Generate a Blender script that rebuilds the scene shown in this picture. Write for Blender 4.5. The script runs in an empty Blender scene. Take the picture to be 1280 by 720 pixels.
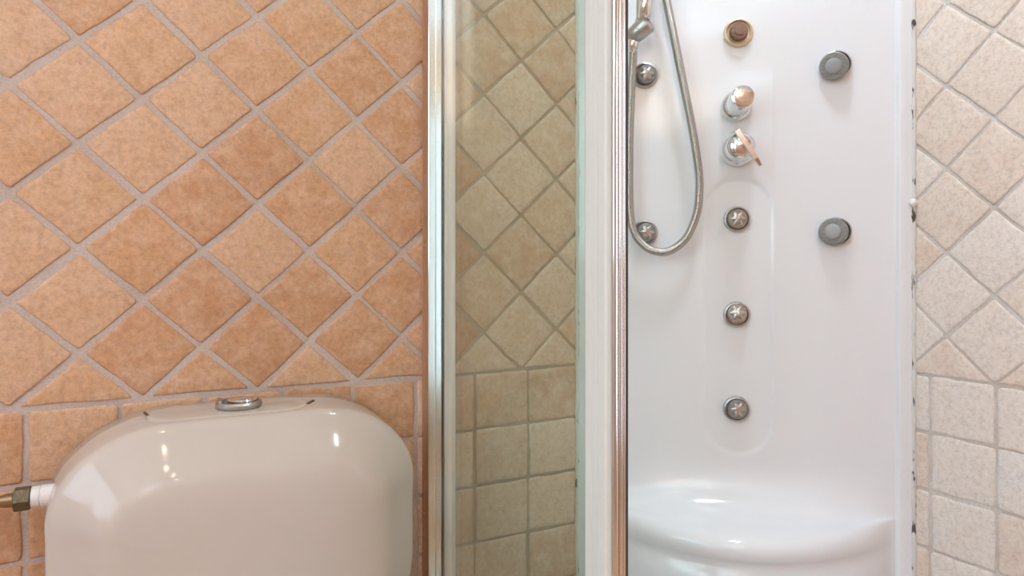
import bpy, bmesh, math, random
from mathutils import Vector, Matrix

# ------------------------------------------------------------------ camera, world, light, exposure
scene = bpy.context.scene
col = scene.collection
random.seed(11)
CAM_Z = 0.97
CX, CY = -1.1815, -1.0720           # camera ground position (room corner is the origin)
YAW = math.radians(27.977)

cd = bpy.data.cameras.new('camera')
cam = bpy.data.objects.new('camera', cd)
col.objects.link(cam)
cam.location = (CX, CY, CAM_Z)
cam.rotation_euler = (math.pi / 2, 0, -YAW)
cd.sensor_width = 36.0
cd.lens = 36.0 * 832.0 / 1280.0
cd.shift_y = -24.2 / 1280.0
cd.clip_start = 0.02
scene.camera = cam

vs = scene.view_settings
vs.view_transform = 'Standard'
vs.look = 'None'
vs.exposure = 0.20
vs.gamma = 1.0
vs.use_curve_mapping = False
scene.cycles.use_denoising = True
scene.cycles.max_bounces = 8
scene.cycles.transparent_max_bounces = 16

w = bpy.data.worlds.new('sky')
scene.world = w
w.use_nodes = True
bg = w.node_tree.nodes['Background']
bg.inputs[0].default_value = (0.79, 0.98, 1.22, 1)
bg.inputs[1].default_value = 4.8

ROOM_X0, ROOM_Y0, ROOM_H = -2.75, -2.3, 2.25
WIN = (-2.05, -0.30, 1.00, 2.14)      # window in the wall opposite the right wall: y0, y1, z0, z1

WIN2 = (-2.20, -1.50, 0.35, 1.80)     # narrower window in the right wall, far behind the camera's right shoulder

def portal(size_z, size_y, loc, ry):
    pl = bpy.data.lights.new('window_portal', 'AREA')
    pl.shape = 'RECTANGLE'
    pl.size = size_z
    pl.size_y = size_y
    pl.cycles.is_portal = True
    po = bpy.data.objects.new('window_portal', pl)
    col.objects.link(po)
    po.location = loc
    po.rotation_euler = (0, ry, 0)
portal(WIN[3] - WIN[2], WIN[1] - WIN[0], (ROOM_X0 - 0.02, (WIN[0] + WIN[1]) / 2, (WIN[2] + WIN[3]) / 2), -math.pi / 2)
portal(WIN2[3] - WIN2[2], WIN2[1] - WIN2[0], (0.02, (WIN2[0] + WIN2[1]) / 2, (WIN2[2] + WIN2[3]) / 2), math.pi / 2)

SPOTS = [(-1.32, -0.62), (-1.20, -0.95), (-1.22, -1.12), (-1.15, -1.60)]
SPOT_W = 0.02
SPOT_COL = (1.0, 0.77, 0.55)
UP_LOC = (-1.9, ROOM_Y0 + 0.10, 1.72)   # added unseen uplight behind the camera, for soft ceiling bounce
UP_W = 60.0
UP_COL = (0.82, 1.0, 1.28)
DOWN = (-0.42, -0.48)
DOWN_W = 88.0
DOWN_COL = (0.91, 1.03, 1.16)

# ------------------------------------------------------------------ helpers
def mesh_obj(name, verts, faces, mat, parent=None, smooth=False, loc=None):
    me = bpy.data.meshes.new(name)
    me.from_pydata([tuple(v) for v in verts], [], faces)
    me.validate()
    if smooth:
        me.polygons.foreach_set('use_smooth', [True] * len(me.polygons))
    me.update()
    o = bpy.data.objects.new(name, me)
    col.objects.link(o)
    if mat:
        me.materials.append(mat)
    if parent:
        o.parent = parent
    if loc:
        o.location = loc
    return o

def fix_normals(o):
    bm = bmesh.new(); bm.from_mesh(o.data)
    bmesh.ops.recalc_face_normals(bm, faces=bm.faces)
    bm.to_mesh(o.data); bm.free()

def bevel(o, wd, seg=2, angle=0.6):
    m = o.modifiers.new('bevel', 'BEVEL')
    m.width = wd; m.segments = seg; m.limit_method = 'ANGLE'; m.angle_limit = angle
    return o

def empty(name, loc=(0, 0, 0), rz=0.0):
    o = bpy.data.objects.new(name, None)
    col.objects.link(o)
    o.location = loc
    o.rotation_euler = (0, 0, rz)
    o.empty_display_size = 0.05
    return o

def tag(o, label, cat, group=None):
    o['label'] = label
    o['category'] = cat
    if group:
        o['group'] = group
    return o

def struct(o, label=None):
    o['kind'] = 'structure'
    if label:
        o['label'] = label
    return o

def box(name, x0, x1, y0, y1, z0, z1, mat, parent=None, bev=0.0):
    v = [(x0, y0, z0), (x1, y0, z0), (x1, y1, z0), (x0, y1, z0),
         (x0, y0, z1), (x1, y0, z1), (x1, y1, z1), (x0, y1, z1)]
    f = [(0, 3, 2, 1), (4, 5, 6, 7), (0, 1, 5, 4), (1, 2, 6, 5), (2, 3, 7, 6), (3, 0, 4, 7)]
    o = mesh_obj(name, v, f, mat, parent)
    if bev:
        bevel(o, bev)
    return o

def extrude_xy(name, poly, z0, z1, mat, parent=None, smooth=False):
    n = len(poly)
    v = [(x, y, z0) for x, y in poly] + [(x, y, z1) for x, y in poly]
    f = [(i, (i + 1) % n, n + (i + 1) % n, n + i) for i in range(n)]
    f += [tuple(range(n - 1, -1, -1)), tuple(range(n, 2 * n))]
    o = mesh_obj(name, v, f, mat, parent)
    fix_normals(o)
    if smooth:
        o.data.polygons.foreach_set('use_smooth', [len(p.vertices) == 4 for p in o.data.polygons])
    return o

def lathe(name, prof, mat, parent=None, n=40, matrix=None, smooth=True, rfun=None, cap=True):
    """prof = [(radius, height)] ; axis is -Y of the parent (towards the room) unless a matrix is given"""
    if matrix is None:
        matrix = Matrix.Identity(4)
    base = Matrix(((1, 0, 0, 0), (0, 0, -1, 0), (0, 1, 0, 0), (0, 0, 0, 1)))
    v, f = [], []
    for r, h in prof:
        for i in range(n):
            a = 2 * math.pi * i / n
            rr = rfun(a, r, h) if rfun else r
            v.append(matrix @ base @ Vector((rr * math.cos(a), rr * math.sin(a), h)))
    for k in range(len(prof) - 1):
        for i in range(n):
            j = (i + 1) % n
            f.append((k * n + i, k * n + j, (k + 1) * n + j, (k + 1) * n + i))
    if cap:
        f.append(tuple(range(n - 1, -1, -1)))
        f.append(tuple(range((len(prof) - 1) * n, len(prof) * n)))
    o = mesh_obj(name, v, f, mat, parent)
    fix_normals(o)
    if smooth:
        o.data.polygons.foreach_set('use_smooth', [True] * len(o.data.polygons))
        m = o.modifiers.new('split', 'EDGE_SPLIT'); m.split_angle = math.radians(38)
    return o

def catmull(pts, per):
    out = []
    P = [Vector(p) for p in pts]
    P = [P[0] * 2 - P[1]] + P + [P[-1] * 2 - P[-2]]
    for i in range(1, len(P) - 2):
        for k in range(per):
            t = k / per
            a, b, c, d = P[i - 1], P[i], P[i + 1], P[i + 2]
            out.append(0.5 * ((2 * b) + (c - a) * t + (2 * a - 5 * b + 4 * c - d) * t * t + (3 * b - a - 3 * c + d) * t ** 3))
    out.append(P[-2])
    return out

def tube(name, path, rad, mat, parent=None, n=12, rf=None, smooth=True):
    v, f = [], []
    up = Vector((0, 1, 0))
    L = len(path)
    for i, p in enumerate(path):
        t = (path[min(i + 1, L - 1)] - path[max(i - 1, 0)]).normalized()
        a = t.cross(up)
        if a.length < 1e-4:
            a = t.cross(Vector((1, 0, 0)))
        a.normalize()
        b = t.cross(a).normalized()
        r = rad if rf is None else rf(i)
        for k in range(n):
            an = 2 * math.pi * k / n
            v.append(p + a * (r * math.cos(an)) + b * (r * math.sin(an)))
    for i in range(L - 1):
        for k in range(n):
            j = (k + 1) % n
            f.append((i * n + k, i * n + j, (i + 1) * n + j, (i + 1) * n + k))
    f.append(tuple(range(n - 1, -1, -1)))
    f.append(tuple(range((L - 1) * n, L * n)))
    o = mesh_obj(name, v, f, mat, parent, smooth)
    fix_normals(o)
    return o

def sstep(a, b, x):
    t = min(1.0, max(0.0, (x - a) / (b - a)))
    return t * t * (3 - 2 * t)

# ------------------------------------------------------------------ materials
def new_mat(name):
    m = bpy.data.materials.new(name)
    m.use_nodes = True
    nt = m.node_tree
    return m, nt, nt.nodes['Principled BSDF']

def simple(name, colr, rough=0.4, metal=0.0, spec=0.5, coat=0.0, bump=None):
    m, nt, b = new_mat(name)
    b.inputs['Base Color'].default_value = (*colr, 1)
    b.inputs['Roughness'].default_value = rough
    b.inputs['Metallic'].default_value = metal
    b.inputs['Specular IOR Level'].default_value = spec
    b.inputs['Coat Weight'].default_value = coat
    if bump:
        tc = nt.nodes.new('ShaderNodeTexCoord')
        n = nt.nodes.new('ShaderNodeTexNoise'); n.inputs['Scale'].default_value = bump[0]
        bp = nt.nodes.new('ShaderNodeBump'); bp.inputs['Strength'].default_value = bump[1]
        bp.inputs['Distance'].default_value = 0.01
        nt.links.new(tc.outputs['Object'], n.inputs['Vector'])
        nt.links.new(n.outputs['Fac'], bp.inputs['Height'])
        nt.links.new(bp.outputs['Normal'], b.inputs['Normal'])
    return m

def ramp(nt, stops):
    r = nt.nodes.new('ShaderNodeValToRGB')
    el = r.color_ramp.elements
    el[0].position, el[0].color = stops[0][0], (*stops[0][1], 1)
    el[1].position, el[1].color = stops[-1][0], (*stops[-1][1], 1)
    for p, c in stops[1:-1]:
        e = el.new(p); e.color = (*c, 1)
    return r

def mix(nt, fac, a, b, mode='MIX'):
    m = nt.nodes.new('ShaderNodeMix'); m.data_type = 'RGBA'; m.blend_type = mode
    if isinstance(fac, (int, float)):
        m.inputs[0].default_value = fac
    else:
        nt.links.new(fac, m.inputs[0])
    for s, i in ((a, 6), (b, 7)):
        if isinstance(s, tuple):
            m.inputs[i].default_value = (*s, 1)
        else:
            nt.links.new(s, m.inputs[i])
    return m.outputs[2]

def noise(nt, vec, scale, detail=4.0, rough=0.6):
    n = nt.nodes.new('ShaderNodeTexNoise')
    n.inputs['Scale'].default_value = scale
    n.inputs['Detail'].default_value = detail
    n.inputs['Roughness'].default_value = rough
    nt.links.new(vec, n.inputs['Vector'])
    return n

def tile_mat(name, stops, cloud, speck, rough=0.5):
    """rustic terracotta wall tile: own tone for every tile, cloudy glaze, fine speckle"""
    m, nt, b = new_mat(name)
    geo = nt.nodes.new('ShaderNodeNewGeometry')
    oi = nt.nodes.new('ShaderNodeObjectInfo')
    rp = ramp(nt, stops)
    nt.links.new(oi.outputs['Random'], rp.inputs[0])
    pos = geo.outputs['Position']
    n1 = noise(nt, pos, 30, 5)
    f1 = ramp(nt, [(0.40, (0, 0, 0)), (0.62, (1, 1, 1))])
    nt.links.new(n1.outputs['Fac'], f1.inputs[0])
    c = mix(nt, f1.outputs[0], rp.outputs[0], cloud)
    mm = nt.nodes.new('ShaderNodeMath'); mm.operation = 'MULTIPLY'; mm.inputs[1].default_value = 0.6
    nt.links.new(f1.outputs[0], mm.inputs[0])
    nt.links.new(mm.outputs[0], c.node.inputs[0])
    n2 = noise(nt, pos, 140, 8, 0.8)
    f2 = ramp(nt, [(0.32, (0.76, 0.72, 0.68)), (0.5, (1, 1, 1)), (0.70, speck)])
    nt.links.new(n2.outputs['Fac'], f2.inputs[0])
    c2 = mix(nt, 0.95, c, f2.outputs[0], 'MULTIPLY')
    nt.links.new(c2, b.inputs['Base Color'])
    b.inputs['Roughness'].default_value = rough
    b.inputs['Specular IOR Level'].default_value = 0.35
    n3 = noise(nt, pos, 60, 5, 0.65)
    bp = nt.nodes.new('ShaderNodeBump'); bp.inputs['Strength'].default_value = 0.35
    bp.inputs['Distance'].default_value = 0.004
    nt.links.new(n3.outputs['Fac'], bp.inputs['Height'])
    nt.links.new(bp.outputs['Normal'], b.inputs['Normal'])
    return m

M_TILE = tile_mat('terracotta_tile', [(0.0, (0.515, 0.265, 0.135)), (0.35, (0.555, 0.297, 0.153)), (0.65, (0.585, 0.335, 0.183)), (1.0, (0.605, 0.370, 0.225))],
                  (0.64, 0.41, 0.275), (1.25, 1.22, 1.18), 0.42)
M_TILE_SHOWER = tile_mat('terracotta_tile_paler', [(0.0, (0.605, 0.374, 0.240)), (0.5, (0.680, 0.484, 0.348)), (1.0, (0.734, 0.550, 0.420))],  # paler, less saturated copy of the wall tile for the shower stretch
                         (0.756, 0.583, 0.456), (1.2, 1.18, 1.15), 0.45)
M_TILE_PALE = tile_mat('pale_terracotta_tile', [(0.0, (0.74, 0.60, 0.49)), (0.5, (0.79, 0.69, 0.60)), (1.0, (0.80, 0.745, 0.69))],  # right-wall copy of the tile, washed-out light put into its colour
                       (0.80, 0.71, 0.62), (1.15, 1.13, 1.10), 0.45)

def grout_mat(name, a, b_, brick_axis, region, tile_a, tile_b):
    """grout inside the tiled region that is built piece by piece; the same tiling as a pattern beyond it"""
    m, nt, b = new_mat(name)
    geo = nt.nodes.new('ShaderNodeNewGeometry')
    pos = geo.outputs['Position']
    n1 = noise(nt, pos, 9, 5)
    f = ramp(nt, [(0.4, a), (0.62, b_)])
    nt.links.new(n1.outputs['Fac'], f.inputs[0])
    n2 = noise(nt, pos, 260, 3)
    f2 = ramp(nt, [(0.3, (0.8, 0.8, 0.8)), (0.7, (1.15, 1.15, 1.15))])
    nt.links.new(n2.outputs['Fac'], f2.inputs[0])
    g = mix(nt, 0.7, f.outputs[0], f2.outputs[0], 'MULTIPLY')
    # the far tiling
    sp = nt.nodes.new('ShaderNodeSeparateXYZ'); nt.links.new(pos, sp.inputs[0])
    cb = nt.nodes.new('ShaderNodeCombineXYZ')
    nt.links.new(sp.outputs[0 if brick_axis == 'x' else 1], cb.inputs[0])
    nt.links.new(sp.outputs[2], cb.inputs[1])
    br = nt.nodes.new('ShaderNodeTexBrick')
    br.offset = 0.0
    br.inputs['Scale'].default_value = 1.0
    br.inputs['Brick Width'].default_value = 0.1
    br.inputs['Row Height'].default_value = 0.1
    br.inputs['Mortar Size'].default_value = 0.003
    br.inputs['Color1'].default_value = (*tile_a, 1)
    br.inputs['Color2'].default_value = (*tile_b, 1)
    br.inputs['Mortar'].default_value = (*a, 1)
    nt.links.new(cb.outputs[0], br.inputs['Vector'])
    fac = None
    u0, u1, z0, z1 = region
    for sock, lo, hi in ((sp.outputs[0 if brick_axis == 'x' else 1], u0, u1), (sp.outputs[2], z0, z1)):
        for val, op in ((lo, 'GREATER_THAN'), (hi, 'LESS_THAN')):
            q = nt.nodes.new('ShaderNodeMath'); q.operation = op
            nt.links.new(sock, q.inputs[0]); q.inputs[1].default_value = val
            if fac is None:
                fac = q.outputs[0]
            else:
                k = nt.nodes.new('ShaderNodeMath'); k.operation = 'MULTIPLY'
                nt.links.new(fac, k.inputs[0]); nt.links.new(q.outputs[0], k.inputs[1])
                fac = k.outputs[0]
    out = mix(nt, fac, br.outputs['Color'], g)
    nt.links.new(out, b.inputs['Base Color'])
    b.inputs['Roughness'].default_value = 0.85
    bp = nt.nodes.new('ShaderNodeBump'); bp.inputs['Strength'].default_value = 0.3
    bp.inputs['Distance'].default_value = 0.003
    nt.links.new(n2.outputs['Fac'], bp.inputs['Height'])
    nt.links.new(bp.outputs['Normal'], b.inputs['Normal'])
    return m

M_CHROME = simple('chrome', (0.80, 0.80, 0.80), 0.10, 1.0)
M_JET = simple('worn_chrome', (0.52, 0.51, 0.49), 0.28, 1.0, bump=(300, 0.15))
M_JETFACE = simple('grey_nozzle_plastic', (0.30, 0.295, 0.28), 0.35, 0.3, bump=(420, 0.4))
M_INSERT = simple('pale_grey_insert', (0.36, 0.37, 0.37), 0.45, 0.1)
M_PINKFACE = simple('limescaled_nozzle_plastic', (0.42, 0.33, 0.29), 0.45, 0.1, bump=(420, 0.4))
M_GOLD = simple('tarnished_brass', (0.74, 0.60, 0.40), 0.42, 0.6)
M_GOLDFACE = simple('brown_nozzle_face', (0.26, 0.15, 0.11), 0.4, 0.2, bump=(400, 0.4))
M_BRASS = simple('dark_patinated_brass', (0.16, 0.125, 0.075), 0.38, 0.7, bump=(200, 0.3))
M_PIPE = simple('bronze_pipe', (0.33, 0.24, 0.13), 0.32, 0.85)
M_ALU = simple('satin_aluminium', (0.86, 0.87, 0.86), 0.16, 1.0)
M_ALUWHITE = simple('pale_anodised_aluminium', (0.72, 0.74, 0.68), 0.45, 0.0)
M_SEAL = simple('dark_rubber_seal', (0.055, 0.04, 0.035), 0.5)
M_SOFTSEAL = simple('milky_plastic_seal', (0.80, 0.70, 0.62), 0.45)
M_ABS = simple('white_acrylic', (0.85, 0.875, 0.905), 0.09, 0.0, 0.6, 0.2)
M_CERAMIC = simple('beige_porcelain', (0.58, 0.495, 0.42), 0.09, 0.0, 0.32, 0.0)
M_PLASTIC = simple('white_plastic', (0.80, 0.76, 0.72), 0.35)
M_HOSE = simple('metal_hose', (0.47, 0.455, 0.43), 0.26, 1.0)
M_PLASTER = simple('white_plaster', (0.82, 0.80, 0.76), 0.8)
M_WOOD = simple('white_window_paint', (0.80, 0.79, 0.77), 0.4)
M_NOTCH = simple('dark_brown_notch', (0.12, 0.065, 0.035), 0.7)  # dark brown of the small notch marks on the lid
M_BROWNSTRIP = simple('brown_edge_strip', (0.44, 0.22, 0.115), 0.55, bump=(90, 0.4))  # reddish brown of the thin strip beside the wall profile

def glass_mat(name, tint):
    m = bpy.data.materials.new(name)
    m.use_nodes = True
    nt = m.node_tree
    nt.nodes.clear()
    out = nt.nodes.new('ShaderNodeOutputMaterial')
    tr = nt.nodes.new('ShaderNodeBsdfTransparent'); tr.inputs[0].default_value = (*tint, 1)
    gl = nt.nodes.new('ShaderNodeBsdfGlossy'); gl.inputs['Roughness'].default_value = 0.02
    # Schlick reflectance, the same from both sides of the sheet
    geo = nt.nodes.new('ShaderNodeNewGeometry')
    dot = nt.nodes.new('ShaderNodeVectorMath'); dot.operation = 'DOT_PRODUCT'
    nt.links.new(geo.outputs['Normal'], dot.inputs[0]); nt.links.new(geo.outputs['Incoming'], dot.inputs[1])
    def mth(op, a, b=None):
        q = nt.nodes.new('ShaderNodeMath'); q.operation = op
        for k, s_ in enumerate((a, b)):
            if s_ is None:
                continue
            if isinstance(s_, (int, float)):
                q.inputs[k].default_value = s_
            else:
                nt.links.new(s_, q.inputs[k])
        return q.outputs[0]
    c_ = mth('ABSOLUTE', dot.outputs['Value'])
    fr = mth('ADD', mth('MULTIPLY', mth('POWER', mth('SUBTRACT', 1.0, c_), 5.0), 0.96), 0.04)
    mx = nt.nodes.new('ShaderNodeMixShader')
    nt.links.new(fr, mx.inputs[0])
    nt.links.new(tr.outputs[0], mx.inputs[1])
    nt.links.new(gl.outputs[0], mx.inputs[2])
    nt.links.new(mx.outputs[0], out.inputs[0])
    return m
M_GLASS = glass_mat('green_tinted_glass', (0.93, 0.965, 0.94))
M_WINGLASS = glass_mat('window_glass', (0.985, 0.99, 0.985))

def mould_mat():
    m, nt, b = new_mat('mouldy_silicone')
    geo = nt.nodes.new('ShaderNodeNewGeometry')
    mp = nt.nodes.new('ShaderNodeMapping'); mp.inputs['Scale'].default_value = (60, 60, 22)
    nt.links.new(geo.outputs['Position'], mp.inputs[0])
    n = nt.nodes.new('ShaderNodeTexNoise'); n.inputs['Scale'].default_value = 1.0; n.inputs['Detail'].default_value = 3
    nt.links.new(mp.outputs[0], n.inputs['Vector'])
    f = ramp(nt, [(0.60, (0.72, 0.70, 0.66)), (0.66, (0.09, 0.075, 0.06))])
    nt.links.new(n.outputs['Fac'], f.inputs[0])
    nt.links.new(f.outputs[0], b.inputs['Base Color'])
    b.inputs['Roughness'].default_value = 0.5
    return m
M_MOULD = mould_mat()

def emit_mat(name, c, s):
    m = bpy.data.materials.new(name); m.use_nodes = True
    nt = m.node_tree; nt.nodes.clear()
    o = nt.nodes.new('ShaderNodeOutputMaterial'); e = nt.nodes.new('ShaderNodeEmission')
    e.inputs[0].default_value = (*c, 1); e.inputs[1].default_value = s
    nt.links.new(e.outputs[0], o.inputs[0])
    return m

# ------------------------------------------------------------------ room shell
T = 0.12
TILE_T = 0.0020
LX0, LX1, LZ0, LZ1 = -1.86, -0.452, 0.28, 1.74
RY0, RY1 = -1.44, -0.356
M_GROUT_L = grout_mat('grout_left', (0.50, 0.385, 0.32), (0.57, 0.45, 0.385), 'x', (LX0, 0.1, LZ0, LZ1), (0.57, 0.31, 0.16), (0.62, 0.37, 0.22))
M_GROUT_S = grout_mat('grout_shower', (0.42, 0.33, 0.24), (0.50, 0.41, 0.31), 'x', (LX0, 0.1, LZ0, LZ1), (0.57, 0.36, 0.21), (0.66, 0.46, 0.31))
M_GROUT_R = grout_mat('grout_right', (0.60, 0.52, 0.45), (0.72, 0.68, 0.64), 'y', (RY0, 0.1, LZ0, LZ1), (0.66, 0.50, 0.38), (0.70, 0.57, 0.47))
M_TILEWALL = grout_mat('tiled_wall', (0.46, 0.36, 0.305), (0.52, 0.42, 0.36), 'x', (50, 51, 50, 51), (0.55, 0.31, 0.17), (0.62, 0.37, 0.22))
M_TILEWALLY = grout_mat('tiled_wall_side', (0.46, 0.36, 0.305), (0.52, 0.42, 0.36), 'y', (50, 51, 50, 51), (0.55, 0.31, 0.17), (0.62, 0.37, 0.22))

GLASS_X = -0.757
wl = box('wall_left', ROOM_X0 - T, T, 0, T, 0, ROOM_H, M_GROUT_L)
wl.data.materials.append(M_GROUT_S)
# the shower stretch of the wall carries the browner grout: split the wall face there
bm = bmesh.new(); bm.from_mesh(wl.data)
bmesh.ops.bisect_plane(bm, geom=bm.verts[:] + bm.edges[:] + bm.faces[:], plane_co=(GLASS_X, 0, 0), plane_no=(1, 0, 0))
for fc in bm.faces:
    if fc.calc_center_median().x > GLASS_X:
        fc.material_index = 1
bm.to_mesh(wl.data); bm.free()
struct(wl)
def addbox(v, f, a):
    x0_, x1_, yy0, yy1, zz0, zz1 = a
    n = len(v)
    v += [(x0_, yy0, zz0), (x1_, yy0, zz0), (x1_, yy1, zz0), (x0_, yy1, zz0), (x0_, yy0, zz1), (x1_, yy0, zz1), (x1_, yy1, zz1), (x0_, yy1, zz1)]
    f += [tuple(n + i for i in q) for q in ((0, 3, 2, 1), (4, 5, 6, 7), (0, 1, 5, 4), (1, 2, 6, 5), (2, 3, 7, 6), (3, 0, 4, 7))]
def holed_wall(name, xa, xb, ya, yb, win, mat):
    y0, y1, z0, z1 = win
    v, f = [], []
    for a in ((xa, xb, ya, y0, 0, ROOM_H), (xa, xb, y1, yb, 0, ROOM_H), (xa, xb, y0, y1, 0, z0), (xa, xb, y0, y1, z1, ROOM_H)):
        addbox(v, f, a)
    return struct(mesh_obj(name, v, f, mat))
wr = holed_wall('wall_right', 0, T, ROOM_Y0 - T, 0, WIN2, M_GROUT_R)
struct(box('wall_back', ROOM_X0 - T, T, ROOM_Y0 - T, ROOM_Y0, 0, ROOM_H, M_TILEWALL))
struct(box('floor', ROOM_X0 - T, T, ROOM_Y0 - T, T, -0.1, 0, simple('floor_tile', (0.58, 0.32, 0.17), 0.4)))
struct(box('ceiling', ROOM_X0 - T, T, ROOM_Y0 - T, T, ROOM_H, ROOM_H + 0.1, M_PLASTER))

# window wall with a real opening
holed_wall('wall_window', ROOM_X0 - T, ROOM_X0, ROOM_Y0, 0, WIN, M_PLASTER)
def window(name, x, win_):
    y0, y1, z0, z1 = win_
    win = struct(empty(name, (x, (y0 + y1) / 2, z0)))
    hw = (y1 - y0) / 2
    hh = z1 - z0
    box('pane', -0.003, 0.003, -hw, hw, 0, hh, M_WINGLASS, win)
    for nm, a in (('jamb', (-0.03, 0.03, -hw, -hw + 0.05, 0, hh)), ('jamb', (-0.03, 0.03, hw - 0.05, hw, 0, hh)),
                  *([('mullion', (-0.02, 0.02, -0.025, 0.025, 0.05, hh - 0.05))] if hw > 0.3 else []),
                  ('rail', (-0.03, 0.03, -hw + 0.05, hw - 0.05, 0, 0.05)), ('rail', (-0.03, 0.03, -hw + 0.05, hw - 0.05, hh - 0.05, hh))):
        box(nm, *a, M_WOOD, win, 0.004)
window('window_1', ROOM_X0 - 0.07, WIN)
window('window_2', 0.07, WIN2)

# ------------------------------------------------------------------ tiles, one by one
def clip_poly(poly, a, b, c):
    """keep a*u + b*v <= c"""
    out = []
    n = len(poly)
    for i in range(n):
        p, q = poly[i], poly[(i + 1) % n]
        dp, dq = a * p[0] + b * p[1] - c, a * q[0] + b * q[1] - c
        if dp <= 0:
            out.append(p)
        if (dp < 0 < dq) or (dq < 0 < dp):
            t = dp / (dp - dq)
            out.append((p[0] + (q[0] - p[0]) * t, p[1] + (q[1] - p[1]) * t))
    return out

def inset_poly(poly, d):
    """inset a convex counter-clockwise polygon"""
    res = [(-9, -9), (9, -9), (9, 9), (-9, 9)]
    n = len(poly)
    for i in range(n):
        p, q = poly[i], poly[(i + 1) % n]
        ex, ey = q[0] - p[0], q[1] - p[1]
        L = math.hypot(ex, ey)
        if L < 1e-6:
            continue
        nx, ny = ey / L, -ex / L
        res = clip_poly(res, nx, ny, nx * p[0] + ny * p[1] - d)
        if len(res) < 3:
            return []
    out = []
    for p in res:
        if not out or math.hypot(p[0] - out[-1][0], p[1] - out[-1][1]) > 0.0008:
            out.append(p)
    if len(out) > 1 and math.hypot(out[0][0] - out[-1][0], out[0][1] - out[-1][1]) < 0.0008:
        out.pop()
    return out if len(out) > 2 else []

def area(p):
    return 0.5 * sum(p[i][0] * p[(i + 1) % len(p)][1] - p[(i + 1) % len(p)][0] * p[i][1] for i in range(len(p)))

def tile_mesh(poly, rnd, name='tile'):
    """rustic tile in its own plane: local (u, v) and height h; wavy edges, worn rim, slightly domed face"""
    cu = sum(p[0] for p in poly) / len(poly)
    cv = sum(p[1] for p in poly) / len(poly)
    ring = []
    n = len(poly)
    for i in range(n):
        p, q = poly[i], poly[(i + 1) % n]
        L = math.hypot(q[0] - p[0], q[1] - p[1])
        k = max(1, min(5, int(L / 0.018)))
        for s in range(k):
            t = s / k
            if s == 0 and L > 0.02:      # blunt corner
                pr = poly[i - 1]
                Lp = math.hypot(pr[0] - p[0], pr[1] - p[1])
                if Lp > 0.02:
                    g = 0.0014 + rnd.random() * 0.0022
                    ring.append((p[0] + (pr[0] - p[0]) / Lp * g, p[1] + (pr[1] - p[1]) / Lp * g, 0.3))
                    ring.append((p[0] + (q[0] - p[0]) / L * g, p[1] + (q[1] - p[1]) / L * g, 0.3))
                    continue
            ring.append((p[0] + (q[0] - p[0]) * t, p[1] + (q[1] - p[1]) * t, 1.0 if s else 0.2))
    R = []
    for a, b, jt in ring:
        R.append((a + rnd.uniform(-1, 1) * 0.0012 * jt, b + rnd.uniform(-1, 1) * 0.0012 * jt))
    N = len(R)
    rings = []
    size = math.sqrt(abs(area(poly)))
    for ins, h in ((0.0, -0.002), (0.0, TILE_T * 0.45), (0.0016, TILE_T * 0.85), (0.005, TILE_T * 1.05)):
        sc = max(0.1, 1 - ins / (size * 0.5))
        rings.append([(cu + (a - cu) * sc, cv + (b - cv) * sc, h + (rnd.uniform(-1, 1) * 0.0003 if h > 0.002 else 0)) for a, b in R])
    v = [q for r in rings for q in r] + [(cu, cv, TILE_T * 1.2)]
    f = []
    for k in range(len(rings) - 1):
        for i in range(N):
            j = (i + 1) % N
            f.append((k * N + i, k * N + j, (k + 1) * N + j, (k + 1) * N + i))
    b = (len(rings) - 1) * N
    for i in range(N):
        f.append((b + i, b + (i + 1) % N, len(v) - 1))
    return v, f

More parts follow.
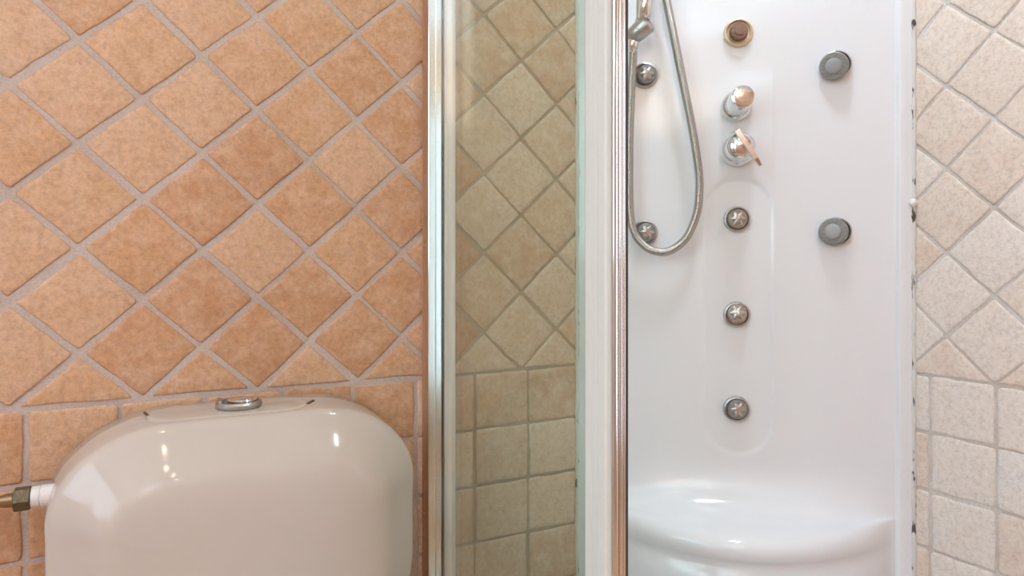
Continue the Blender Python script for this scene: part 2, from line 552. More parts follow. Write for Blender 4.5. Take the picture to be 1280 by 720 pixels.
rnd = random.Random(5)
GAPS = {'Ldiamond': 0.0044, 'Lsquare': 0.0040, 'Rdiamond': 0.0025, 'Rsquare': 0.0027, 'Sdiamond': 0.0026, 'Ssquare': 0.0026}
shared = {}
def put_tile(poly, wall, region, kind):
    """poly in wall coordinates (u = along the wall, v = height), counter-clockwise seen from the room"""
    full = poly
    u0, u1, v0, v1 = region
    c = poly
    for a, b, k in ((-1, 0, -u0), (1, 0, u1), (0, -1, -v0), (0, 1, v1)):
        c = clip_poly(c, a, b, k)
        if len(c) < 3:
            return
    if abs(area(c)) < 2.0e-4:
        return
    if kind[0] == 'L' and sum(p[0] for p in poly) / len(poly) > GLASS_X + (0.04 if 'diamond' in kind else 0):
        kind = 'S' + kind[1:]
    cu = sum(p[0] for p in full) / len(full)
    cv = sum(p[1] for p in full) / len(full)
    whole = abs(area(c)) > 0.999 * abs(area(full))
    if whole:
        key = (kind, rnd.randrange(9))
        if key not in shared:
            loc = inset_poly([(p[0] - cu, p[1] - cv) for p in full], GAPS[kind])
            shared[key] = build_tile_mesh(loc, kind)
        me = shared[key]
    else:
        loc = inset_poly([(p[0] - cu, p[1] - cv) for p in c], GAPS[kind])
        if len(loc) < 3 or abs(area(loc)) < 1.2e-4:
            return
        me = build_tile_mesh(loc, kind)
    o = bpy.data.objects.new('tile', me)
    col.objects.link(o)
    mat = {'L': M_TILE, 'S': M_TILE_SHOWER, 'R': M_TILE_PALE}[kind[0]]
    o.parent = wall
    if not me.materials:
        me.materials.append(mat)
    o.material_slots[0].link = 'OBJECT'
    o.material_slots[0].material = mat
    ju, jv, ja = rnd.uniform(-1, 1) * 0.0014, rnd.uniform(-1, 1) * 0.0014, rnd.uniform(-1, 1) * 0.012
    if not whole:
        ju *= 0.3; jv *= 0.3; ja *= 0.3
    dh = rnd.uniform(-0.0003, 0.0007)
    if kind[0] in 'LS':       # plane y = 0, room towards -y
        M = Matrix(((1, 0, 0, cu + ju), (0, 0, -1, -dh), (0, 1, 0, cv + jv), (0, 0, 0, 1)))
    else:                    # plane x = 0, room towards -x ; u = -y
        M = Matrix(((0, 0, -1, -dh), (-1, 0, 0, -(cu + ju)), (0, 1, 0, cv + jv), (0, 0, 0, 1)))
    o.matrix_local = M @ Matrix.Rotation(ja, 4, 'Z') @ Matrix.Rotation(rnd.uniform(-1, 1) * 0.006, 4, 'X') @ Matrix.Rotation(rnd.uniform(-1, 1) * 0.006, 4, 'Y')

def build_tile_mesh(loc, kind):
    v, f = tile_mesh(loc, rnd)
    me = bpy.data.meshes.new('tile')
    me.from_pydata(v, [], f)
    me.update()
    me.polygons.foreach_set('use_smooth', [True] * len(me.polygons))
    return me

ZB = CAM_Z - 0.1852            # border between straight and diagonal tiling
DV = 0.14142                   # diagonal of a tile, vertical
def tile_wall(wall, letter, u_reg, col0, half, k0, joint0, pitch, rowh):
    u0, u1 = u_reg
    # diagonal field
    c_lo = int((u0 - col0) / half) - 2
    c_hi = int((u1 - col0) / half) + 2
    for c in range(c_lo, c_hi + 1):
        uc = col0 + c * half
        # lattice nodes of this column lie at ZB + (k0c + i) * DV; tile centres halfway between them
        k = (k0 + 0.5 * c) % 1.0
        i = -2
        while True:
            vc = ZB + (k + 0.5 + i) * DV
            if vc > LZ1 + DV:
                break
            poly = [(uc, vc - DV / 2), (uc + half, vc), (uc, vc + DV / 2), (uc - half, vc)]
            put_tile(poly, wall, (u0, u1, ZB, LZ1), letter + 'diamond')
            i += 1
    # straight field below
    j_lo = int((u0 - joint0) / pitch) - 2
    j_hi = int((u1 - joint0) / pitch) + 2
    for j in range(j_lo, j_hi):
        for r in range(5):
            a = joint0 + j * pitch
            t = ZB - r * rowh
            poly = [(a, t - rowh), (a + pitch, t - rowh), (a + pitch, t), (a, t)]
            put_tile(poly, wall, (u0, u1, LZ0, ZB), letter + 'square')

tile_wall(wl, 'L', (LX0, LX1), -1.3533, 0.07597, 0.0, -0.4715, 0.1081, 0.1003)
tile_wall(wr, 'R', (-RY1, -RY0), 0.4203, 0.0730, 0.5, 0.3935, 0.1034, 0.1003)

# ------------------------------------------------------------------ shower panel in the corner
PE = math.radians(-37.84)
PM = (-0.23637, -0.18362)
panel = tag(empty('massage_shower', (PM[0], PM[1], 0), PE),
            'tall white acrylic massage shower panel with moulded seat set across the tiled corner', 'shower panel')

def panel_d(e, z):
    """relief of the panel towards the room; z relative to the camera height"""
    d = 0.007 * sstep(0.2655, 0.2725, abs(e)) - 0.004 * sstep(0.274, 0.298, abs(e))
    # rounded recess around the middle jets
    cz, hz, r = -0.0875, 0.2555, 0.061
    qx = abs(e + 0.0007) - (r - 0.061)
    qz = max(0.0, abs(z - cz) - (hz - r))
    sd = math.hypot(max(qx, 0), qz) - 0.061
    # raised block that carries the taps
    blk = (1 - sstep(0.0585, 0.0670, e)) * sstep(-0.10, 0.05, e)
    blk *= sstep(0.14, 0.19, z) * (1 - sstep(0.325, 0.375, z))
    d += 0.0026 * blk * sstep(-0.004, 0.012, sd)
    d -= 0.0024 * (1 - sstep(-0.005, 0.0035, sd))
    # upper compartment edge
    bz2 = abs(z - 0.65) - 0.159
    bx2 = abs(e) - 0.075
    s2 = math.hypot(max(bx2 + 0.03, 0), max(bz2 + 0.03, 0)) + min(0, max(bx2 + 0.03, bz2 + 0.03)) - 0.03
    d -= 0.0018 * (1 - sstep(-0.004, 0.004, s2))
    return d

seat_prof = []   # (depth, z) from the panel down and forward over the seat lip
for i in range(17):
    a = i / 16 * math.pi / 2
    seat_prof.append((0.085 * (1 - math.cos(a)), -0.360 - 0.082 * math.sin(a)))
seat_prof += [(0.095, -0.4428), (0.105, -0.444), (0.114, -0.4455), (0.122, -0.448), (0.129, -0.4515), (0.1345, -0.456),
              (0.138, -0.461), (0.140, -0.467), (0.140, -0.473), (0.138, -0.479), (0.134, -0.484), (0.130, -0.488),
              (0.127, -0.492), (0.126, -0.497), (0.128, -0.502), (0.132, -0.508), (0.137, -0.516), (0.140, -0.526),
              (0.141, -0.545), (0.141, -0.58), (0.141, -0.65), (0.141, -0.75), (0.141, -0.85)]
rows = []
z = 1.05
while z > -0.352:
    rows.append(('h', z, 0.0))
    z -= 0.0038 if z < 0.56 else 0.02
for dd, zz in seat_prof:
    rows.append(('s', zz, dd))
ne = 200
es = sorted(set([round(-0.2985 + 0.597 * i / ne, 5) for i in range(ne + 1)]
                + [round(sg * (lo_e + 0.00075 * k), 5) for sg in (-1, 1) for lo_e, nk in ((0.0545, 20), (0.261, 22)) for k in range(nk)]))
ne = len(es) - 1
v, f = [], []
for kind, zz, dd in rows:
    for e in es:
        wgt = 1 - (e / 0.262) ** 2
        wgt = 0.5 * (wgt + math.sqrt(wgt * wgt + 0.006)) * (1 - sstep(0.262, 0.272, abs(e)))
        d = panel_d(e, zz) + dd * wgt
        v.append((e, -d, zz + CAM_Z))
W = ne + 1
for r in range(len(rows) - 1):
    for i in range(ne):
        a = r * W + i
        f.append((a, a + W, a + W + 1, a + 1))
# turned-back rim so that the sheet has a body
rim = [i for i in range(W)] + [r * W + ne for r in range(1, len(rows))] + [(len(rows) - 1) * W + i for i in range(ne - 1, -1, -1)] + [r * W for r in range(len(rows) - 2, 0, -1)]
b0 = len(v)
for i in rim:
    v.append((v[i][0] * 0.985, 0.012, v[i][2]))
for k in range(len(rim)):
    k2 = (k + 1) % len(rim)
    f.append((rim[k], rim[k2], b0 + k2, b0 + k))
sh = mesh_obj('panel_shell', v, f, M_ABS, panel, True)
sh.modifiers.new('split', 'EDGE_SPLIT').split_angle = math.radians(55)

def rosette(a, r, h):
    return r
def jet(e, z, r, tilt=(0, 0), ring=M_JET, face=M_JETFACE, star=True, out=0.010, label=None, facescale=0.74):
    hold = bpy.data.objects.new('jet', None)
    # the base ring is the part itself, its nozzle parts hang below it
    bpy.data.objects.remove(hold)
    base = lathe('jet', [(r * 0.98, -0.004), (r, 0.001), (r, out * 0.55), (r * 0.95, out * 0.9), (r * 0.86, out), (r * 0.80, out * 0.9), (r * 0.78, out * 0.4), (r * 0.3, out * 0.35)], ring, panel, 36)
    base.location = (e, -panel_d(e, z), z + CAM_Z)
    if label:
        base['label'] = label
    rot = Matrix.Rotation(tilt[0], 4, 'Z') @ Matrix.Rotation(tilt[1], 4, 'X')
    q = r * facescale
    lathe('nozzle', [(q * 0.6, out * 0.2), (q, out * 0.6), (q * 1.0, out * 1.25), (q * 0.92, out * 1.5), (q * 0.55, out * 1.6), (q * 0.3, out * 1.45)], face, base, 30, rot)
    if star:
        lathe('star_insert', [(q * 0.62, out * 1.45), (q * 0.62, out * 1.72), (q * 0.5, out * 1.85), (q * 0.12, out * 1.9)], ring, base, 48, rot,
              rfun=lambda a, rr, h: rr * (1 + 0.22 * math.cos(6 * a)))
    else:
        lathe('centre_insert', [(q * 0.55, out * 1.4), (q * 0.55, out * 1.75), (q * 0.4, out * 1.85), (q * 0.1, out * 1.8)], M_INSERT if face is not M_GOLDFACE else face, base, 28, rot)
    return base

jet(-0.1696, 0.3638, 0.0240, (0.25, 0), label='hydro-massage jet behind the hose, upper')
jet(-0.1696, 0.0677, 0.0240, (0.25, 0), label='hydro-massage jet inside the hose loop')
JET_D = dict(ring=M_JET, face=M_JETFACE)
jet(0.1660, 0.3643, 0.0262, (-0.35, 0.22), star=False, out=0.016, facescale=0.93, label='swivelled grey jet by the flange, upper')
jet(0.1660, 0.0660, 0.0262, (-0.40, 0.0), star=False, out=0.016, facescale=0.93, label='swivelled grey jet by the flange, lower')
jet(-0.003, 0.0913, 0.0238, (0, 0), face=M_PINKFACE)
jet(-0.0035, -0.0844, 0.0238, (0, -0.25), face=M_PINKFACE)
jet(-0.004, -0.2587, 0.0238, (0.12, -0.1))
jet(-0.001, 0.4340, 0.0260, (0, 0), ring=M_GOLD, face=M_GOLDFACE, star=False, facescale=0.62, label='brass-toned outlet with brown centre')

# tap knob
kb = lathe('tap_knob', [(0.026, -0.003), (0.0275, 0.002), (0.0275, 0.007), (0.024, 0.012), (0.0215, 0.014), (0.0205, 0.020), (0.0205, 0.070), (0.0190, 0.0745), (0.015, 0.076), (0.002, 0.0765)], M_CHROME, panel, 40)
kb.location = (-0.0045, -panel_d(0, 0.30), 0.2985 + CAM_Z)
lathe('end_cap', [(0.012, 0.0762), (0.0115, 0.0780), (0.001, 0.0785)], M_CHROME, kb, 24)
# mixer with a flat lever
mx = lathe('mixer_tap', [(0.0285, -0.003), (0.0300, 0.003), (0.0300, 0.010), (0.0285, 0.016), (0.0250, 0.020), (0.0245, 0.046), (0.0225, 0.051), (0.016, 0.055), (0.002, 0.056)], M_CHROME, panel, 44)
mx.location = (-0.0035, -panel_d(0, 0.22), 0.2175 + CAM_Z)
lv = [(-0.018, -0.050, 0.024), (-0.010, -0.060, 0.026), (0.022, -0.064, -0.026), (0.031, -0.058, -0.038)]
vv, ff = [], []
tw = Vector((0.0042, 0, 0.0026))
for k, p in enumerate(lv):
    p = Vector(p)
    s = (0.9, 1.1, 0.9, 0.6)[k]
    for sx, sy in ((-1, -1), (1, -1), (1, 1), (-1, 1)):
        vv.append(p + tw * sx * s + Vector((0, 0.0045 * sy * s, 0)))
for k in range(3):
    for i in range(4):
        j = (i + 1) % 4
        ff.append((k * 4 + i, k * 4 + j, k * 4 + 4 + j, k * 4 + 4 + i))
ff += [(3, 2, 1, 0), (12, 13, 14, 15)]
lo = mesh_obj('lever', vv, ff, M_CHROME, mx)
fix_normals(lo)
bevel(lo, 0.0012, 2)

# slide bar with its bracket
bar = tag(empty('shower_slide_bar', (PM[0], PM[1], 0), PE), 'slim chrome slide bar with bracket high on the white panel beside the door edge', 'shower rail')
tube('bar', [Vector((-0.1805, -0.040, CAM_Z + 0.44)), Vector((-0.1805, -0.040, CAM_Z + 1.0))], 0.0058, M_CHROME, bar, 16)
ax = Vector((-0.0255, 0.012, -0.017)).normalized()
c0 = Vector((-0.1655, -0.052, CAM_Z + 0.4440))
br = tube('bracket', [c0 - ax * 0.004, c0 - ax * 0.0005, c0 + ax * 0.002, c0 + ax * 0.024, c0 + ax * 0.034, c0 + ax * 0.042],
          0.015, M_JET, bar, 24, rf=lambda i: (0.013, 0.0168, 0.0175, 0.0170, 0.0150, 0.0095)[i])
tube('mount', [Vector((-0.1805, -0.045, CAM_Z + 0.452)), Vector((-0.1805, 0.001, CAM_Z + 0.452))], 0.008, M_CHROME, bar, 16)
tube('mount', [Vector((-0.1805, -0.045, CAM_Z + 0.98)), Vector((-0.1805, 0.001, CAM_Z + 0.98))], 0.008, M_CHROME, bar, 16)
tube('hand_shower_handle', catmull([(-0.172, -0.060, CAM_Z + 0.45), (-0.160, -0.075, CAM_Z + 0.60), (-0.150, -0.10, CAM_Z + 0.74)], 6), 0.011, M_CHROME, bar, 16)

# hose
hp = [(-0.1500, 0.030, 0.640), (-0.1442, 0.030, 0.5819), (-0.1384, 0.03, 0.5373), (-0.1313, 0.03, 0.4928), (-0.1155, 0.03, 0.4111), (-0.1013, 0.03, 0.3373),
      (-0.0871, 0.03, 0.2637), (-0.0758, 0.03, 0.1904), (-0.0730, 0.03, 0.1467), (-0.0772, 0.03, 0.1031), (-0.0914, 0.03, 0.0639),
      (-0.1098, 0.03, 0.0421), (-0.1327, 0.03, 0.0305), (-0.1571, 0.03, 0.0336), (-0.1760, 0.03, 0.047), (-0.1890, 0.03, 0.0663),
      (-0.1963, 0.03, 0.0974), (-0.1985, 0.03, 0.1567), (-0.1978, 0.03, 0.2456), (-0.1949, 0.032, 0.3338), (-0.1920, 0.035, 0.3844), (-0.1912, 0.040, 0.412)]
path = catmull([(a, -b, c + CAM_Z) for a, b, c in hp], 40)
hose = tag(empty('shower_hose', (PM[0], PM[1], 0), PE), 'ribbed grey metal shower hose hanging in a loop over the white panel', 'hose')
# resample evenly for the ribs
res, acc, step = [path[0]], 0.0, 0.0011
for a, b in zip(path[:-1], path[1:]):
    L = (b - a).length
    while acc + L >= step:
        t = (step - acc) / L
        a = a.lerp(b, t)
        res.append(a)
        L = (b - a).length
        acc = 0.0
    acc += L
tube('hose_body', res, 0.007, M_HOSE, hose, 14, rf=lambda i: (0.0078, 0.0078, 0.0066)[i % 3])
tube('hose_nut', [Vector((-0.1915, -0.037, CAM_Z + 0.398)), Vector((-0.1913, -0.039, CAM_Z + 0.412)), Vector((-0.1905, -0.041, CAM_Z + 0.428))], 0.009, M_CHROME, hose, 18, rf=lambda i: (0.0085, 0.0095, 0.0105)[i])

# silicone beads at the panel's edges
def bead(name, x, y, r, seed, label):
    rr = random.Random(seed)
    pts, rad = [], []
    zz = 0.12
    while zz < 2.0:
        pts.append(Vector((x + rr.uniform(-1, 1) * 0.0008, y + rr.uniform(-1, 1) * 0.0008, zz)))
        rad.append(r * rr.uniform(0.75, 1.2))
        zz += 0.008
    o = tube(name, pts, r, M_MOULD, None, 8, rf=lambda i: rad[i])
    return struct(o, label)
bead('trim_1', -0.0035, -0.3665, 0.0045, 3, 'white silicone bead with dark mould spots at the right edge of the shower panel')
bead('trim_2', -0.4725, -0.0035, 0.0040, 4, 'mould-spotted silicone bead at the left edge of the shower panel')
lump = lathe('silicone_blob', [(0.003, -0.002), (0.0065, 0.001), (0.0075, 0.004), (0.006, 0.008), (0.002, 0.010)], simple('white_silicone', (0.85, 0.83, 0.78), 0.4), None, 20)
lump.location = (-0.010, -0.366, CAM_Z + 0.1155)
tag(lump, 'small white blob of silicone stuck to the right panel edge', 'silicone')

# ------------------------------------------------------------------ shower tray (below the frame)
tray = tag(empty('shower_tray', (0, 0, 0)), 'white shower tray on the floor under the glass enclosure', 'shower tray')
def ring_box(o_, i_, z0_, z1_):
    pass
v, f = [], []
for a in ((-0.79, -0.74, -0.79, -0.006, 0.0, 0.11), (-0.74, -0.006, -0.79, -0.74, 0.0, 0.11), (-0.74, -0.006, -0.74, -0.006, 0.0, 0.05)):
    addbox(v, f, a)
bevel(mesh_obj('basin', v, f, M_ABS, tray), 0.006)
lathe('drain', [(0.045, 0.0), (0.045, 0.004), (0.03, 0.005)], M_CHROME, tray, 30, Matrix.Translation((-0.40, -0.52, 0.05)) @ Matrix.Rotation(-math.pi / 2, 4, 'X'))

# ------------------------------------------------------------------ glass enclosure
EZ0, EZ1 = 0.11, 1.95
enc = tag(empty('shower_screen', (0, 0, 0)), 'fixed green-tinted glass shower screen in a bright aluminium wall profile', 'shower screen')
extrude_xy('wall_profile', [(-0.7748, -0.0035), (-0.7748, -0.0175), (-0.7812, -0.0175), (-0.7816, -0.0180), (-0.7816, -0.0202), (-0.7810, -0.0208), (-0.7700, -0.0208), (-0.7690, -0.0202), (-0.7680, -0.0208), (-0.7592, -0.0208), (-0.7578, -0.0195), (-0.7578, -0.0035)], EZ0, EZ1, M_ALU, enc)
extrude_xy('glazing_gasket', [(-0.7578, -0.0035), (-0.7578, -0.0165), (-0.7530, -0.0165), (-0.7530, -0.0035)], EZ0, EZ1, M_SEAL, enc)
box('glass_pane', -0.7590, -0.7545, -0.462, -0.018, EZ0, EZ1, M_GLASS, enc)
yA, yB = -0.4555, -0.4925
ng = 3
front = []
for i in range(ng):
    t0 = yA + (yB - yA) * i / ng
    t1 = yA + (yB - yA) * (i + 1) / ng
    front += [(-0.7620, t0 - 0.0004), (-0.7620, t1 + 0.0006), (-0.7612, t1 + 0.0001)]
extrude_xy('stile', [(-0.7520, yA)] + [(-0.7605, yA)] + front + [(-0.7600, yB - 0.0012), (-0.7555, yB - 0.0012), (-0.7548, yB + 0.001), (-0.7520, yB + 0.001)], EZ0, EZ1, M_ALUWHITE, enc)
box('stile_gap_shade', -0.7602, -0.7560, yA - 0.0002, yA + 0.0026, EZ0, EZ1, M_SEAL, enc)  # thin dark strip standing in for shade in the gap beside the stile
box('top_rail', -0.765, -0.735, -0.50, -0.0045, EZ1, EZ1 + 0.03, M_ALU, enc, 0.002)

door = tag(empty('shower_door', (0, 0, 0)), 'glass sliding shower door pushed open behind the fixed screen, with polished chrome edge', 'shower door')
prof = [(-0.7515, -0.470)]
def arc(cx, cy, r, a0, a1, n):
    return [(cx + r * math.cos(math.radians(a0 + (a1 - a0) * i / n)), cy + r * math.sin(math.radians(a0 + (a1 - a0) * i / n))) for i in range(n + 1)]
prof += [(-0.7515, -0.489)] + arc(-0.7470, -0.4895, 0.0045, 180, 360, 10) + arc(-0.7400, -0.4910, 0.0024, 180, 360, 7) + [(-0.7368, -0.4912)] + arc(-0.7350, -0.4912, 0.0016, 180, 360, 6) + [(-0.7330, -0.470)]
extrude_xy('stile', prof, EZ0, EZ1 - 0.01, M_CHROME, door, True).modifiers.new('split', 'EDGE_SPLIT').split_angle = math.radians(35)
box('edge_seal', -0.7332, -0.7308, -0.4925, -0.474, EZ0, EZ1 - 0.01, M_SEAL, door)
box('glass_pane', -0.7425, -0.7385, -0.472, -0.030, EZ0, EZ1 - 0.01, M_GLASS, door)
extrude_xy('rear_seal', [(-0.7522, -0.0045), (-0.7522, -0.0195), (-0.7480, -0.0210), (-0.7440, -0.0213), (-0.7435, -0.0205), (-0.7380, -0.0205), (-0.7375, -0.0213), (-0.7335, -0.0210), (-0.7318, -0.0190), (-0.7318, -0.0045)], EZ0, EZ1 - 0.01, M_SOFTSEAL, door)

struct(extrude_xy('trim_3', [(-0.7752, -0.002), (-0.7752, -0.0085), (-0.7775, -0.0068), (-0.7815, -0.0058), (-0.7852, -0.0050), (-0.7858, -0.002)], EZ0, EZ1, M_BROWNSTRIP),
       'brown strip along the aluminium wall profile')

# ------------------------------------------------------------------ toilet
TCX = -1.0723
toilet = tag(empty('toilet', (TCX, 0, 0)), 'white porcelain toilet with rounded cistern against the diamond-tiled wall', 'toilet')
def cistern_outline(n=96):
    hw_, top, rx, rz, bot, rb = 0.2428, -0.193, 0.152, 0.126, -0.575, 0.15
    pts = []
    def seg(a, b, k):
        for i in range(k):
            t = i / k
            pts.append((a[0] + (b[0] - a[0]) * t, a[1] + (b[1] - a[1]) * t))
    def ell(cx, cz, ra, rb_, a0, a1, k):
        for i in range(k):
            a = math.radians(a0 + (a1 - a0) * i / k)
            pts.append((cx + ra * math.cos(a), cz + rb_ * math.sin(a)))
    seg((hw_, bot + rb), (hw_, top - rz), 14)
    ell(hw_ - rx, top - rz, rx, rz, 0, 90, 18)
    seg((hw_ - rx, top), (-hw_ + rx, top), 14)
    ell(-hw_ + rx, top - rz, rx, rz, 90, 180, 18)
    seg((-hw_, top - rz), (-hw_, bot + rb), 14)
    ell(-hw_ + rb, bot + rb, rb, rb, 180, 270, 8)
    seg((-hw_ + rb, bot), (hw_ - rb, bot), 14)
    ell(hw_ - rb, bot + rb, rb, rb, 270, 360, 8)
    return pts
O = cistern_outline()
NO = len(O)
# local inward normals
nrm = []
for i in range(NO):
    a, b = O[i - 1], O[(i + 1) % NO]
    tx, tz = b[0] - a[0], b[1] - a[1]
    L = math.hypot(tx, tz)
    nrm.append((-tz / L, tx / L))
prof = [(0.004, -0.006), (0.0, -0.010), (0.0, -0.05), (0.0, -0.09), (0.0, -0.118), (0.0004, -0.1225), (0.0018, -0.1265), (0.0045, -0.1300), (0.0085, -0.1335), (0.014, -0.1380), (0.022, -0.1450),
        (0.031, -0.1535), (0.040, -0.1625), (0.047, -0.1695), (0.053, -0.1750), (0.060, -0.1795), (0.069, -0.1830), (0.082, -0.1858)]
v, f = [], []
cxz = (0.0, -0.385)
for ins, y in prof:
    for i in range(NO):
        draft = 0.0155 * min(1.0, -y / 0.122) * (1 - 0.80 * max(0.0, -nrm[i][1]))
        v.append((O[i][0] + nrm[i][0] * (ins + draft), y, O[i][1] + nrm[i][1] * (ins + draft) + CAM_Z))
last = v[-NO:]
for k in range(1, 7):
    s = 1 - k / 7
    for p in last:
        v.append((p[0] * s, -0.1858 - 0.0050 * (1 - s * s), cxz[1] + CAM_Z + (p[2] - CAM_Z - cxz[1]) * s))
v.append((0, -0.1908, cxz[1] + CAM_Z))
K = len(prof) + 6
for k in range(K - 1):
    for i in range(NO):
        j = (i + 1) % NO
        f.append((k * NO + i, k * NO + j, (k + 1) * NO + j, (k + 1) * NO + i))
for i in range(NO):
    f.append(((K - 1) * NO + i, (K - 1) * NO + (i + 1) % NO, len(v) - 1))
f.append(tuple(range(NO - 1, -1, -1)))
ci = mesh_obj('cistern', v, f, M_CERAMIC, toilet, True)
fix_normals(ci)
ci.modifiers.new('split', 'EDGE_SPLIT').split_angle = math.radians(60)

TOPZ = CAM_Z - 0.195
def lozenge(cx, cy, hx, hy, r, k=10):
    pts = []
    for sx, sy, a0 in ((1, 1, 0), (-1, 1, 90), (-1, -1, 180), (1, -1, 270)):
        for i in range(k + 1):
            a = math.radians(a0 + 90 * i / k)
            pts.append((cx + sx * (hx - r) + r * math.cos(a), cy + sy * (hy - r) + r * math.sin(a)))
    return pts
def stack(name, layers, mat, parent):
    v, f = [], []
    n = len(layers[0][0])
    for pts, z_ in layers:
        v += [(x, y, z_) for x, y in pts]
    for k in range(len(layers) - 1):
        for i in range(n):
            j = (i + 1) % n
            f.append((k * n + i, k * n + j, (k + 1) * n + j, (k + 1) * n + i))
    f.append(tuple(range(n - 1, -1, -1)))
    f.append(tuple(range((len(layers) - 1) * n, len(layers) * n)))
    o = mesh_obj(name, v, f, mat, parent, True)
    fix_normals(o)
    o.modifiers.new('split', 'EDGE_SPLIT').split_angle = math.radians(40)
    return o
LC = -1.0915 - TCX
lid = stack('cistern_lid', [(lozenge(LC, -0.068, 0.104, 0.049, 0.045), TOPZ - 0.004), (lozenge(LC, -0.068, 0.104, 0.049, 0.045), TOPZ + 0.0004),
                            (lozenge(LC, -0.068, 0.1025, 0.0475, 0.044), TOPZ + 0.0012), (lozenge(LC, -0.068, 0.099, 0.044, 0.041), TOPZ + 0.0016)], M_CERAMIC, toilet)
for sx, dy, ang in ((-1, 0.010, 0.2), (1, -0.012, -0.6)):
    o = box('lid_notch', -0.0016, 0.0016, -0.013, 0.013, -0.0005, 0.0022, M_NOTCH, lid)
    o.location = (LC + sx * 0.1045, -0.068 + dy, TOPZ)
    o.rotation_euler = (0, 0, ang)
    bevel(o, 0.0008)
UP = Matrix.Rotation(-math.pi / 2, 4, 'X')
BX, BY = -1.0825 - TCX, -0.071
bt = lathe('flush_button', [(0.029, 0.001), (0.0305, 0.003), (0.0305, 0.007), (0.0285, 0.0095), (0.0255, 0.0095), (0.0250, 0.006), (0.006, 0.006)], M_JET, toilet, 44, Matrix.Translation((BX, BY, TOPZ + 0.0012)) @ UP)
lathe('full_flush_half', [(0.0190, 0.005), (0.0190, 0.0105), (0.0175, 0.0122), (0.004, 0.0128)], M_CHROME, bt, 36, Matrix.Translation((BX + 0.0050, BY, TOPZ + 0.0012)) @ UP)
stack('half_flush_crescent', [([(BX - 0.0235 + 0.004 * math.cos(t * 2 * math.pi / 20), BY + 0.013 * math.sin(t * 2 * math.pi / 20)) for t in range(20)], TOPZ + 0.008),
                              ([(BX - 0.0235 + 0.004 * math.cos(t * 2 * math.pi / 20), BY + 0.013 * math.sin(t * 2 * math.pi / 20)) for t in range(20)], TOPZ + 0.0145)], M_JET, bt)
# bowl and seat cover below the frame
def oval(s, yc, ax_, ay, k=40):
    return [(ax_ * s * math.cos(2 * math.pi * i / k), yc + ay * s * math.sin(2 * math.pi * i / k)) for i in range(k)]
stack('bowl', [(oval(0.62, -0.30, 0.18, 0.28), 0.0), (oval(0.60, -0.30, 0.18, 0.28), 0.10), (oval(0.75, -0.31, 0.18, 0.29), 0.25), (oval(0.98, -0.33, 0.185, 0.30), 0.365), (oval(1.0, -0.33, 0.185, 0.30), 0.395)], M_CERAMIC, toilet)
stack('seat_cover', [(oval(1.0, -0.415, 0.185, 0.215), 0.396), (oval(1.02, -0.415, 0.185, 0.215), 0.41), (oval(1.0, -0.415, 0.185, 0.215), 0.428), (oval(0.93, -0.415, 0.185, 0.215), 0.434)], M_PLASTIC, toilet)

# water supply on the left of the cistern
sup = tag(empty('water_supply_pipe', (-1.32, -0.070, CAM_Z - 0.282)), 'bronze water pipe with dark brass nut entering the left side of the cistern', 'pipe')
AX = Matrix.Rotation(math.pi / 2, 4, 'Z')       # lathe axis -Y turned to +X
lathe('plastic_coupling', [(0.0115, 0.0), (0.0130, 0.001), (0.0130, 0.009), (0.0120, 0.010), (0.0135, 0.011), (0.0135, 0.026)], M_PLASTIC, sup, 24, AX @ Matrix.Translation((0, 0, 0)))
lathe('brass_nut', [(0.011, -0.018), (0.0148, -0.0165), (0.0148, -0.0010), (0.012, 0.0005)], M_BRASS, sup, 6, AX, False)
lathe('pipe', [(0.0072, -0.150), (0.0072, -0.030), (0.0086, -0.024), (0.0086, -0.017)], M_PIPE, sup, 20, AX)
tube('pipe_elbow', catmull([(-0.149, 0, 0), (-0.170, 0.008, 0), (-0.180, 0.030, 0), (-0.180, 0.075, 0)], 6), 0.0072, M_PIPE, sup, 14)

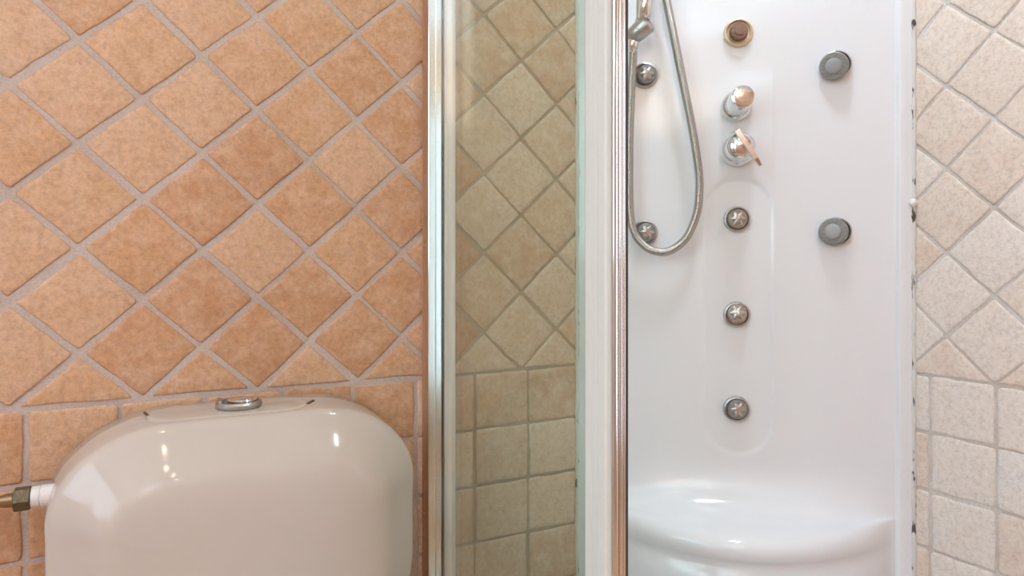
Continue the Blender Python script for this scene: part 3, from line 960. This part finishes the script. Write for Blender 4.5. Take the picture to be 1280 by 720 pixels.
# ------------------------------------------------------------------ ceiling spotlights
names = ['nearest the toilet wall', 'second from the toilet wall', 'third from the toilet wall', 'farthest from the toilet wall']
def spotlight(x, y, watt, colr, emit, label, group=None):
    r = tag(empty('ceiling_spotlight', (x, y, ROOM_H)), label, 'spotlight', group)
    DN = Matrix.Rotation(math.pi / 2, 4, 'X')
    lathe('rim', [(0.045, 0.0), (0.045, 0.006), (0.036, 0.010), (0.032, 0.004)], M_CHROME, r, 32, DN, cap=False)
    lathe('bulb', [(0.031, 0.001), (0.028, 0.005), (0.002, 0.006)], emit_mat('lit_bulb', colr, emit), r, 24, DN)
    ld = bpy.data.lights.new('spot_lamp', 'SPOT')
    ld.energy = watt * 4
    ld.color = colr
    ld.shadow_soft_size = 0.03
    ld.spot_size = math.radians(160)
    ld.spot_blend = 0.9
    lo_ = bpy.data.objects.new('spot_lamp', ld)
    col.objects.link(lo_)
    lo_.parent = r
    lo_.location = (0, 0, -0.02)
for k, (x, y) in enumerate(SPOTS):
    spotlight(x, y, SPOT_W, SPOT_COL, 60.0, 'small recessed ceiling spotlight, ' + names[k], 'ceiling spotlights')
# opal dome lamp over the shower
dl = tag(empty('ceiling_lamp', (DOWN[0], DOWN[1], ROOM_H)), 'round opal glass dome lamp on the ceiling above the shower', 'lamp')
DN = Matrix.Rotation(math.pi / 2, 4, 'X')
lathe('base', [(0.085, 0.0), (0.085, 0.012), (0.075, 0.016)], M_PLASTIC, dl, 48, DN)
lathe('shade', [(0.075 * math.cos(a_ * math.pi / 20), 0.014 + 0.04 * math.sin(a_ * math.pi / 20)) for a_ in range(10)] + [(0.002, 0.054)],
      emit_mat('lit_opal_glass', DOWN_COL, DOWN_W), dl, 48, DN)

# added unseen uplight behind the camera: its bowl bounces soft fill off the ceiling
ul = tag(empty('added_uplight', UP_LOC), 'added white bowl uplight, unseen behind the viewer, for soft ceiling bounce', 'added fill light')
UPM = Matrix.Rotation(-math.pi / 2, 4, 'X')
lathe('bowl', [(0.012, -0.075), (0.05, -0.065), (0.082, -0.03), (0.09, 0.0), (0.086, 0.0), (0.078, -0.028), (0.048, -0.058), (0.01, -0.066)], M_PLASTIC, ul, 40, UPM)
box('bracket', -0.02, 0.02, -0.098, -0.05, -0.06, -0.02, M_PLASTIC, ul, 0.003)
lathe('bulb', [(0.012, -0.05), (0.02, -0.04), (0.022, -0.028), (0.014, -0.016), (0.002, -0.012)], emit_mat('added_uplight_bulb', UP_COL, 30.0), ul, 24, UPM)
ld = bpy.data.lights.new('added_uplight_lamp', 'SPOT')
ld.energy = UP_W
ld.color = UP_COL
ld.shadow_soft_size = 0.03
ld.spot_size = math.radians(150)
ld.spot_blend = 0.5
lo_ = bpy.data.objects.new('added_uplight_lamp', ld)
col.objects.link(lo_)
lo_.parent = ul
lo_.location = (0, 0, 0.02)
lo_.rotation_euler = (math.pi, 0, 0)
